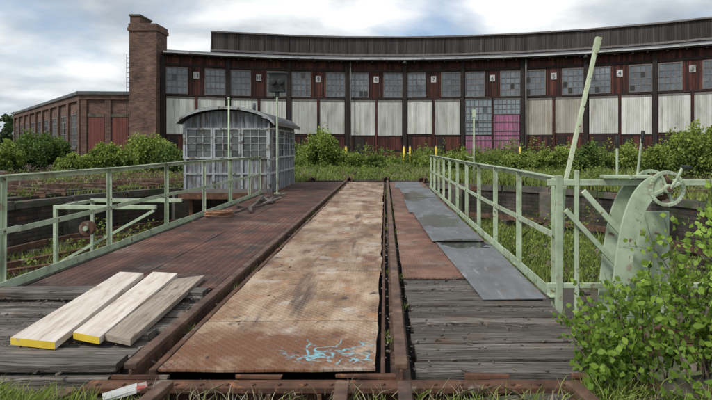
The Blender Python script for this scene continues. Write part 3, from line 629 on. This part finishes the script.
# ------------------------------------------------------------------ roundhouse
RC=Vector((0,1.3)); RR=34.7
def rp(R,deg): a=math.radians(deg); return (RC.x+R*math.sin(a),RC.y+R*math.cos(a))
PH=[-17.1+6.44*k for k in range(-1,11)]
rh=empty('roundhouse'); W=B('boarded_walls',rh); PO=B('posts',rh); DP=B('door_panels',rh); WI=B('windows',rh); RF=B('roof',rh); CL=B('clerestory',rh); SG=B('number_plates',rh); TR=B('eaves_gutter',rh)
bays=[]
for k in range(len(PH)-1):
    p0=rp(RR,PH[k]); p1=rp(RR,PH[k+1]); M,L=frame(p0,p1); bays.append(((p0[0]+p1[0])/2,(p0[1]+p1[1])/2))
    kk=k-1
    W.box(0,L,0,.2,0,7.05,m_wall,M)
    PO.box(-.13,.13,-.16,.05,-.2,7.0,m_post,M)
    W.box(.13,L-.13,-.06,-.002,6.35,6.5,m_post,M); W.box(.13,L-.13,-.07,-.002,4.47,4.56,m_post,M); W.box(.13,L-.13,-.06,-.002,1.95,2.03,m_post,M)
    for (a,c) in((.22,1.38),(L-1.38,L-.22)):
        window(WI,a,c,4.66,6.2,4,4,M,.07,.045,-.03)
    for a in(1.62,L-1.68): W.box(a,a+.06,-.035,-.002,4.56,6.35,m_post,M)
    mid=L/2
    if kk==4:
        window(DP,.2,mid-.06,2.1,4.4,6,5,M,.05,.04,-.05,m_frame,m_blue)
        window(DP,mid+.08,L-.2,3.45,4.4,6,3,M,.05,.04,-.05,m_frame,m_blue)
        DP.box(mid+.06,L-.2,-.058,-.003,.15,3.38,m_mauve,M); DP.box(.2,mid-.06,-.06,-.003,.15,1.98,m_mauve,M)
        for i in range(6): DP.box(mid+.15+i*.29,mid+.175+i*.29,-.085,-.061,.2,3.36,m_frame,M)
        for i in range(6): DP.box(.28+i*.29,.305+i*.29,-.085,-.061,.2,1.95,m_frame,M)
        for i in range(5): DP.box(.2,L-.2,-.110,-.086,.5+i*.6,.54+i*.6,m_frame,M)
    else:
        pm=m_beige if kk in(5,) else m_panel
        for (a,c) in((.19,mid-.09),(mid+.09,L-.19)):
            DP.box(a,c,-.055,-.003,2.06+random.uniform(-.05,.1),4.42,pm,M,True,0)
            DP.box(a,c,-.075,-.056,4.3,4.42,m_frame,M)
            W.box(a,c,-.045,-.003,.1,1.93,m_wall,M)
            W.box(a+.1,c-.1,-.06,-.046,.95,1.05,m_post,M)
            if random.random()<.5: W.box(a+.15,a+.15+random.uniform(.4,.8),-.075,-.062,.5,1.9,m_post,M)
    PO.box(mid-.06,mid+.06,-.12,-.003,0,4.45,m_wall,M)
    SG.box(mid-.17,mid+.17,-.05,-.012,5.6,6.02,m_white,M)
    cu=bpy.data.curves.new('numeral','FONT'); cu.body=str(10-kk); cu.size=.36; cu.align_x='CENTER'; cu.materials.append(m_black); cu.extrude=.004
    to=bpy.data.objects.new('numeral',cu); scene.collection.objects.link(to); to.parent=rh
    to.matrix_world=M@Matrix.Translation((mid,-.06,5.68))@Matrix.Rotation(math.pi/2,4,'X')
    e0=rp(RR-.55,PH[k]);e1=rp(RR-.55,PH[k+1]); i0=rp(RR+8.2,PH[k]); i1=rp(RR+8.2,PH[k+1])
    RF.poly([(*e0,7.12),(*e1,7.12),(*i1,8.75),(*i0,8.75)],m_roof,r=.5)
    RF.poly([(*e0,7.0),(*i0,7.0),(*i1,7.0),(*e1,7.0)],m_post,r=.5)
    Me,Le=frame(e0,e1); TR.box(-.01,Le+.01,-.06,0,6.98,7.06,m_post,Me); TR.box(-.01,Le+.01,-.12,-.0,7.065,7.15,m_white,Me)
    for x in(.6,1.6,2.6,3.4): TR.box(x,x+.1,.0,.55,6.88,6.995,m_post,Me)
    if k>=1:
        d0=PH[k] if k>1 else -18.7; c0=rp(RR+8,d0); c1=rp(RR+8,PH[k+1])
        Mc,Lc=frame(c0,c1); CL.box(0,Lc,0,.2,8.3,10.25,m_clere,Mc); CL.box(-.02,Lc+.02,-.18,.4,10.26,10.38,m_frame,Mc)
        CL.box(0,Lc,-.04,-.002,8.8,8.95,m_frame,Mc); 
        for x in np.arange(0,Lc,Lc/3): CL.box(x,x+.08,-.05,-.002,8.95,10.2,m_clere,Mc)
        j0=rp(RR+16,d0); j1=rp(RR+16,PH[k+1]); o0=rp(RR+8.2,d0); o1=rp(RR+8.2,PH[k+1])
        CL.poly([(*o0,10.2),(*o1,10.2),(*j1,10.2),(*j0,10.2)],m_roof); CL.poly([(*j0,10.2),(*j1,10.2),(*j1,7),(*j0,7)],m_clere)
        if k==1: CL.poly([(*o0,8),(*o0,10.2),(*j0,10.2),(*j0,8)],m_clere,[(0,0),(0,2),(8,2),(8,0)])
    g0=rp(RR+24,PH[k]);g1=rp(RR+24,PH[k+1]); RF.poly([(*i0,8.75),(*i1,8.75),(*g1,7.0),(*g0,7.0)],m_roof); RF.poly([(*g0,7),(*g1,7),(*g1,0),(*g0,0)],m_brick,[(0,7),(4,7),(4,0),(0,0)])
a=rp(RR,PH[0]);c=rp(RR+24,PH[0]); M,L=frame(c,a); W.box(0,L,.0,.3,0,7.0,m_brick,M,False)
i0=rp(RR+8.2,PH[0]); W.poly([(*a,7),(*i0,8.75),(*c,7)],m_brick,[(0,0),(8,1.75),(24,0)])
for x in(W,PO,DP,WI,RF,CL,SG,TR): x.build()
b=B('downpipes',rh)
for k in(3,6,9):
    p=rp(RR-.3,PH[k]+.35); b.cyl((p[0],p[1],0),(p[0],p[1],7),.05,m_frame)
for k in(4,7):
    p=rp(RR-1.1,PH[k]); q_=rp(RR,PH[k]); b.bar((q_[0],q_[1],6.75),(p[0],p[1],6.95),.05,.05,m_black); b.cyl((p[0],p[1],6.9),(p[0],p[1],6.72),.05,m_black,.2,12)
b.build()
b=B('brick_chimney')
b.box(-15.65,-13.98,32.4,34.0,0,8.35,m_brick,ro=False); b.box(-15.73,-13.9,32.32,34.08,8.352,8.55,m_brick,ro=False); b.box(-15.68,-13.95,32.36,34.05,8.552,8.8,m_brick,ro=False)
b.box(-15.60,-15.0,32.42,34.0,8.802,9.25,m_brick,ro=False); b.box(-15.66,-14.94,32.36,34.06,9.252,9.36,m_cope)
for x in(-15.9,-15.72): b.box(x-.015,x+.015,32.6,32.64,2,7,m_black)
for z in np.arange(2.2,7,.3): b.box(-15.9,-15.72,32.605,32.63,z,z+.03,m_black)
b.build(.01)
an=empty('brick_workshop'); b=B('walls',an); w=B('windows',an); r=B('roof',an)
A=(-15.66,33.2);Bp=(-18.9,33.0);Cp=(-37.7,54.0); Dp=(-30,62); Ep=(-14,42)
M,L=frame(Bp,A)
b.box(0,L,0,.3,0,4.35,m_brick,M,False)
for x in(0,1.45,L-.35): b.box(x,x+.35,-.1,-.002,0,4.2,m_brick,M,False)
b.box(-.1,L,-.14,-.003,4.2,4.5,m_brick,M,False)
w.box(.45,1.40,-.05,-.002,0,3.1,m_reddoor,M); w.box(1.9,2.85,-.05,-.002,0,3.1,m_reddoor,M)
for x in(.40,1.85): b.box(x,x+1.0,-.07,-.003,3.12,3.3,m_cope,M)
r.box(-.2,L,-.25,.3,4.5,4.7,m_roof,M)
M,L=frame(Cp,Bp)
b.box(0,L-.0,0.01,.3,0,4.35,m_brick,M,False); b.box(0,L,-.14,-.003,4.15,4.5,m_brick,M,False); r.box(-.1,L+.1,-.25,.3,4.5,4.7,m_roof,M)
nb=9
for i in range(nb+1):
    x=i*(L-.5)/nb; b.box(x,x+.5,-.14,-.004,0,4.15,m_brick,M,False)
for i in range(nb):
    x=i*(L-.5)/nb+.5+.55; x2=(i+1)*(L-.5)/nb-.55
    window(w,x,x2,1.3,3.3,4,5,M,.08,.05,-.02); b.box(x-.1,x2+.1,-.07,-.03,3.4,3.6,m_brick,M,False); b.box(x-.1,x2+.1,-.12,-.03,1.1,1.21,m_cope,M)
r.poly([(*A,4.6),(*Ep,4.6),(*Dp,4.6),(*Cp,4.6),(*Bp,4.6)],m_roof)
b.poly([(*Cp,0),(*Dp,0),(*Dp,4.5),(*Cp,4.5)],m_brick,[(0,0),(10,0),(10,4.5),(0,4.5)]); b.poly([(*Dp,0),(*Ep,0),(*Ep,4.5),(*Dp,4.5)],m_brick,[(0,0),(10,0),(10,4.5),(0,4.5)])
b.build(); w.build(); r.build()
# ------------------------------------------------------------------ radial tracks
def track(x1,y1):
    d=Vector((x1-CX,y1-CY)); L=d.length; d.normalize()
    a=(CX+d.x*(PR+.1),CY+d.y*(PR+.1)); M,_=frame(a,(x1,y1)); b=B('railway_track'); L-=PR+.1
    for s in(-.75,.75):
        b.box(0,L,s-.035,s+.035,.07,.115,m_rail,M); b.box(0,L,s-.012,s+.012,-.05,.07,m_rail,M)
    x=.2
    while x<L:
        b.box(x,x+.24,-1.25,1.25,-.12,.012+random.uniform(-.02,.01),m_sleeper,M); x+=.68
    b.build()
for x,y in bays: track(x,y)
for an_ in(-38,-46,-54,-63,-77,76,88): track(CX+34*math.sin(math.radians(an_)),CY+34*math.cos(math.radians(an_)))
# ------------------------------------------------------------------ vegetation
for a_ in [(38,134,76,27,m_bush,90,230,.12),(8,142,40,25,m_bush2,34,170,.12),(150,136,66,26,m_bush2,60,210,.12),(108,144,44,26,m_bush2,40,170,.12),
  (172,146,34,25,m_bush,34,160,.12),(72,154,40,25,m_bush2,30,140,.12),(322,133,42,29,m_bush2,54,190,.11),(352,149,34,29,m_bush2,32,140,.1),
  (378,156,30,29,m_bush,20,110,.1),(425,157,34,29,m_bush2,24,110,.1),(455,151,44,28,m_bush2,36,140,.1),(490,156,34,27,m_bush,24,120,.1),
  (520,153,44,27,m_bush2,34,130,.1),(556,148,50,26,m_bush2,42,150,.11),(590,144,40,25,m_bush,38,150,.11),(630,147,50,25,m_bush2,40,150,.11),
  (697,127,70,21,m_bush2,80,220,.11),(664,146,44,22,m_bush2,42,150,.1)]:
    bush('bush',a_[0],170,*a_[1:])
def weedpatch(name,n,ang0,ang1,r0,r1,h0,h1,nl,size,m,z=None,wd=.22):
    C=[];R=[]
    for _ in range(n):
        a=math.radians(random.uniform(ang0,ang1)); r=math.sqrt(random.uniform(r0*r0,r1*r1)); x=CX+r*math.sin(a); y=CY+r*math.cos(a)
        if mn.noise(Vector((x*.3,y*.3,8)))<random.uniform(-.25,.15): continue
        h=random.uniform(h0,h1)*(1+mn.noise(Vector((x*.4,y*.4,2)))); zb=gz(x,y) if z is None else z; k=int(nl*random.uniform(.5,1.3)); t=rs.uniform(0,1,k)
        lean=rs.normal(0,.15,2); w_=wd*(1-.75*t)*rs.uniform(.7,1.3)
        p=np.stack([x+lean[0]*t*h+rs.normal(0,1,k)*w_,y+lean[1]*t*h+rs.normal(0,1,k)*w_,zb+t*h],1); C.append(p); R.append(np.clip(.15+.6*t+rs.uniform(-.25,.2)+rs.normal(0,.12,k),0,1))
    C=np.concatenate(C);R=np.concatenate(R); return npmesh(name,leafquads(C,size),4,m,R)
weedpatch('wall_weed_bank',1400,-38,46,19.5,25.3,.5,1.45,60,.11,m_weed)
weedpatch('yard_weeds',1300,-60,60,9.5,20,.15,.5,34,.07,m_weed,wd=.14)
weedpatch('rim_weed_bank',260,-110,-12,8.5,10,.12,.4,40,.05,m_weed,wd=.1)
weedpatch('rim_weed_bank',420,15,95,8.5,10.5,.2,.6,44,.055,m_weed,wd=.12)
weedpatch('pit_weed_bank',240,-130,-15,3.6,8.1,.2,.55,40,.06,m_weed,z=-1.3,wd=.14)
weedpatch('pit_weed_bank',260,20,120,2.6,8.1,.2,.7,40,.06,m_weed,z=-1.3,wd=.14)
def field(name,n,ang0,ang1,r0,r1,h,w,m,dens=.45,rb=0,z=None,sc=.35):
    X=[];Yv=[];Z=[];C=[]
    while len(X)<n:
        a=math.radians(random.uniform(ang0,ang1)); r=math.sqrt(random.uniform(r0*r0,r1*r1)); x=CX+r*math.sin(a); y=CY+r*math.cos(a)
        nz=mn.noise(Vector((x*sc,y*sc,3.3)))*.6+mn.noise(Vector((x*sc*3,y*sc*3,1)))*.4
        if nz*.5+.5<dens+random.uniform(-.08,.08): continue
        X.append(x);Yv.append(y);Z.append(gz(x,y)-.01 if z is None else z);C.append(.6+max(0,nz)*1.6)
    return blades(name,np.array(X),np.array(Yv),np.array(Z),h,w,m,rb=rb,cl=np.array(C))
field('yard_grass',38000,-32,50,9,25,.26,.035,m_grass,.47,.1)
field('yard_grass',9000,-75,-32,9,25,.12,.035,m_grass,.50,.15)
field('yard_dry_grass',15000,-62,66,9,25,.28,.025,m_dry,.5)
field('wall_weeds',16000,-38,45,20,25.5,.95,.06,m_grass,.48,.1)
field('pit_weeds',9000,-125,-15,3.6,8.0,.28,.022,m_grass,.50,.1,z=-1.3,sc=.6)
field('pit_dry_grass',4000,-125,-15,3.6,8.0,.25,.018,m_dry,.50,0,z=-1.3,sc=.6)
field('pit_weeds',8000,20,110,2.6,8.0,.32,.022,m_grass,.44,.1,z=-1.3,sc=.6)
field('rim_weeds',6000,-110,-15,8.35,10,.16,.018,m_grass,.48,.1)
field('rim_weeds',9000,20,95,8.35,10.5,.35,.02,m_grass,.43,.15)
X=[];Yv=[];C=[]
while len(X)<14000:
    x=random.uniform(-3.4,2.6); y=random.uniform(1.9,3.3); r=math.hypot(x-CX,y-CY)
    if r<PR-.04: continue
    nz=mn.noise(Vector((x*2.2,y*2.2,9))); side=(1.3 if x<-1.2 else (0.35 if x<1.0 else 1.1))
    if random.random()>side*(.5+nz): continue
    X.append(x);Yv.append(y);C.append(.45+abs(nz)*1.5)
n=len(X); blades('near_grass',np.array(X),np.array(Yv),np.full(n,-.06),.12,.007,m_grass,.5,rb=.15,cl=np.array(C))
X=rs.uniform(-3.4,2.4,2500); Yv=rs.uniform(2.0,2.78,2500); blades('near_dry_grass',X,Yv,np.full(2500,-.05),.08,.006,m_dry,.9)
C,r_=clumps(-2.6,2.72,-.03,.9,.16,.07,50,26); npmesh('near_weed_patch',leafquads(C,.022),4,m_bush2,r_)
X=[];Yv=[]
for _ in range(110):
    cx_=random.choice([-1.48,-1.34,-1.34,.02,.15,1.36,-3.28])+random.uniform(-.01,.01); cy_=random.uniform(3.1,17)
    for i in range(14): X.append(cx_+random.gauss(0,.012)); Yv.append(cy_+random.gauss(0,.04))
blades('deck_weeds',np.array(X),np.array(Yv),np.full(len(X),-.04),.065,.005,m_grass,.5)
# birch sapling
bs=empty('birch_sapling'); tw=B('stems',bs); LC=[]
def leaf_along(pts,dn,s0=.15):
    for i in range(len(pts)-1):
        a,b_=pts[i],pts[i+1]
        if i/len(pts)<s0: continue
        for _ in range(dn):
            p=a.lerp(b_,random.random())+Vector([random.gauss(0,.02) for _ in range(3)]); LC.append(tuple(p))
for sI in range(64):
    bx=1.13+1.05*random.random()**.8; by=random.uniform(2.45,3.2)
    k_=.62 if bx<1.5 else (.80 if bx<1.72 else 1.12)
    hgt=random.uniform(.4,.98)*k_*1.08+.05; p=Vector((bx,by,-.08)); d=Vector((random.gauss(-.02,.22) - (.14 if bx<1.6 else 0),random.gauss(0,.2),1)).normalized(); pts=[p.copy()]
    ns=12
    for i in range(ns):
        d=(d+Vector((random.gauss(0,.07),random.gauss(0,.07),.0))).normalized(); p=p+d*hgt/ns; pts.append(p.copy())
    tw.tube(pts,.006,m_bark,5,.0015); leaf_along(pts,4,.1)
    for j in range(random.randint(4,7)):
        k=random.randint(1,ns-2); q0=pts[k]; dd=Vector((random.gauss(0,1),random.gauss(0,1),random.uniform(.1,.7))).normalized(); L=random.uniform(.08,.22)
        tp=[q0+dd*L*t/4+Vector((0,0,-.03*(t/4)**2)) for t in range(5)]; tw.tube(tp,.0025,m_bark,4,.001); leaf_along(tp,3,0)
tw.build()
LC=np.array(LC); nl=len(LC)
V=leafquads(LC,.042,.6)
V=V.reshape(-1,4,3); b0,l,tp,rr=V[:,0],V[:,1],V[:,2],V[:,3]
l2=l*.55+tp*.45+(l-rr)*.10; r2=rr*.55+tp*.45-(l-rr)*.10
V=np.stack([b0,rr,r2,tp,l2,l],1).reshape(-1,3)
npmesh('leaves',V,6,m_leaf,np.clip(rs.normal(.45,.22,nl)+.4*(LC[:,2]-.30),0,1),bs)
C=[];R=[]
for i in range(70):
    a=math.radians(-75+i*1.2+random.uniform(-.4,.4)); 
    if -20<math.degrees(a)<48 and i%2: continue
    d=random.uniform(110,150); h=random.uniform(5,9)
    c_,r_=clumps(d*math.sin(a),d*math.cos(a),h*.35,4.5,4,h*.55,14,60); C.append(c_);R.append(r_)
C=np.concatenate(C);R=np.concatenate(R); npmesh('distant_treeline',leafquads(C,.8),4,m_far,R)
# ------------------------------------------------------------------ world / light / camera
w=bpy.data.worlds.new('World'); scene.world=w; w.use_nodes=True; t=w.node_tree; nn=t.nodes; ll=t.links
bg=nn['Background']; sky=nn.new('ShaderNodeTexSky'); sky.sky_type='NISHITA'; sky.sun_disc=False
EL=math.radians(48); AZ=math.atan2(-.6,-.55); sky.sun_elevation=EL; sky.sun_rotation=AZ
ll.new(sky.outputs[0],bg.inputs[0]); bg.inputs[1].default_value=.14
tc=nn.new('ShaderNodeTexCoord'); sp=nn.new('ShaderNodeSeparateXYZ'); ll.new(tc.outputs['Generated'],sp.inputs[0])
def wm(op,a,b):
    x=nn.new('ShaderNodeMath'); x.operation=op
    for i,v in enumerate((a,b)):
        if isinstance(v,bpy.types.NodeSocket): ll.new(v,x.inputs[i])
        else: x.inputs[i].default_value=v
    return x.outputs[0]
zz=wm('ADD',wm('MAXIMUM',sp.outputs[2],0.0),.22)
cb=nn.new('ShaderNodeCombineXYZ'); ll.new(wm('DIVIDE',sp.outputs[0],zz),cb.inputs[0]); ll.new(wm('DIVIDE',sp.outputs[1],zz),cb.inputs[1]); 
def wn(scale,det,off,dist=.2):
    mp=nn.new('ShaderNodeMapping'); mp.inputs['Location'].default_value=off; ll.new(cb.outputs[0],mp.inputs[0])
    x=nn.new('ShaderNodeTexNoise'); x.inputs['Scale'].default_value=scale; x.inputs['Detail'].default_value=det; x.inputs['Roughness'].default_value=.5; x.inputs['Distortion'].default_value=dist
    ll.new(mp.outputs[0],x.inputs['Vector']); return x.outputs[0]
def wr(f,pts):
    x=nn.new('ShaderNodeValToRGB'); e=x.color_ramp.elements
    while len(e)<len(pts): e.new(.5)
    for i,(p,c) in enumerate(pts): e[i].position=p; e[i].color=(c[0],c[1],c[2],1)
    ll.new(f,x.inputs[0]); return x.outputs[0]
shade=wr(wn(1.5,7,(3.1,1.7,0)),[(.34,(.40,.45,.50)),(.45,(.56,.61,.655)),(.53,(.75,.785,.81)),(.61,(.95,.96,.96))])
cov=wr(wn(.9,6,(7.7,2.2,4)),[(.37,(0,0,0)),(.49,(1,1,1))])
bg2=nn.new('ShaderNodeBackground'); ll.new(shade,bg2.inputs[0]); bg2.inputs[1].default_value=1.12
ms=nn.new('ShaderNodeMixShader'); ll.new(cov,ms.inputs[0]); ll.new(bg.outputs[0],ms.inputs[1]); ll.new(bg2.outputs[0],ms.inputs[2]); ll.new(ms.outputs[0],nn['World Output'].inputs[0])
sl=bpy.data.lights.new('sun','SUN'); sl.energy=2.6; sl.angle=math.radians(10); sl.color=(1,.975,.94); so=bpy.data.objects.new('sun',sl); scene.collection.objects.link(so)
dv=Vector((math.sin(AZ)*math.cos(EL),math.cos(AZ)*math.cos(EL),math.sin(EL))); so.rotation_euler=dv.to_track_quat('Z','Y').to_euler()
cd=bpy.data.cameras.new('camera'); co=bpy.data.objects.new('camera',cd); scene.collection.objects.link(co); scene.camera=co
co.location=(0,0,H); co.rotation_euler=(math.pi/2,0,0); cd.sensor_width=36; cd.lens=F/712*36; cd.shift_x=-(VX-356)/712; cd.shift_y=-(200-VY)/712; cd.clip_end=3000; cd.clip_start=.05
scene.view_settings.view_transform='Standard'; scene.view_settings.look='None'; scene.view_settings.exposure=0
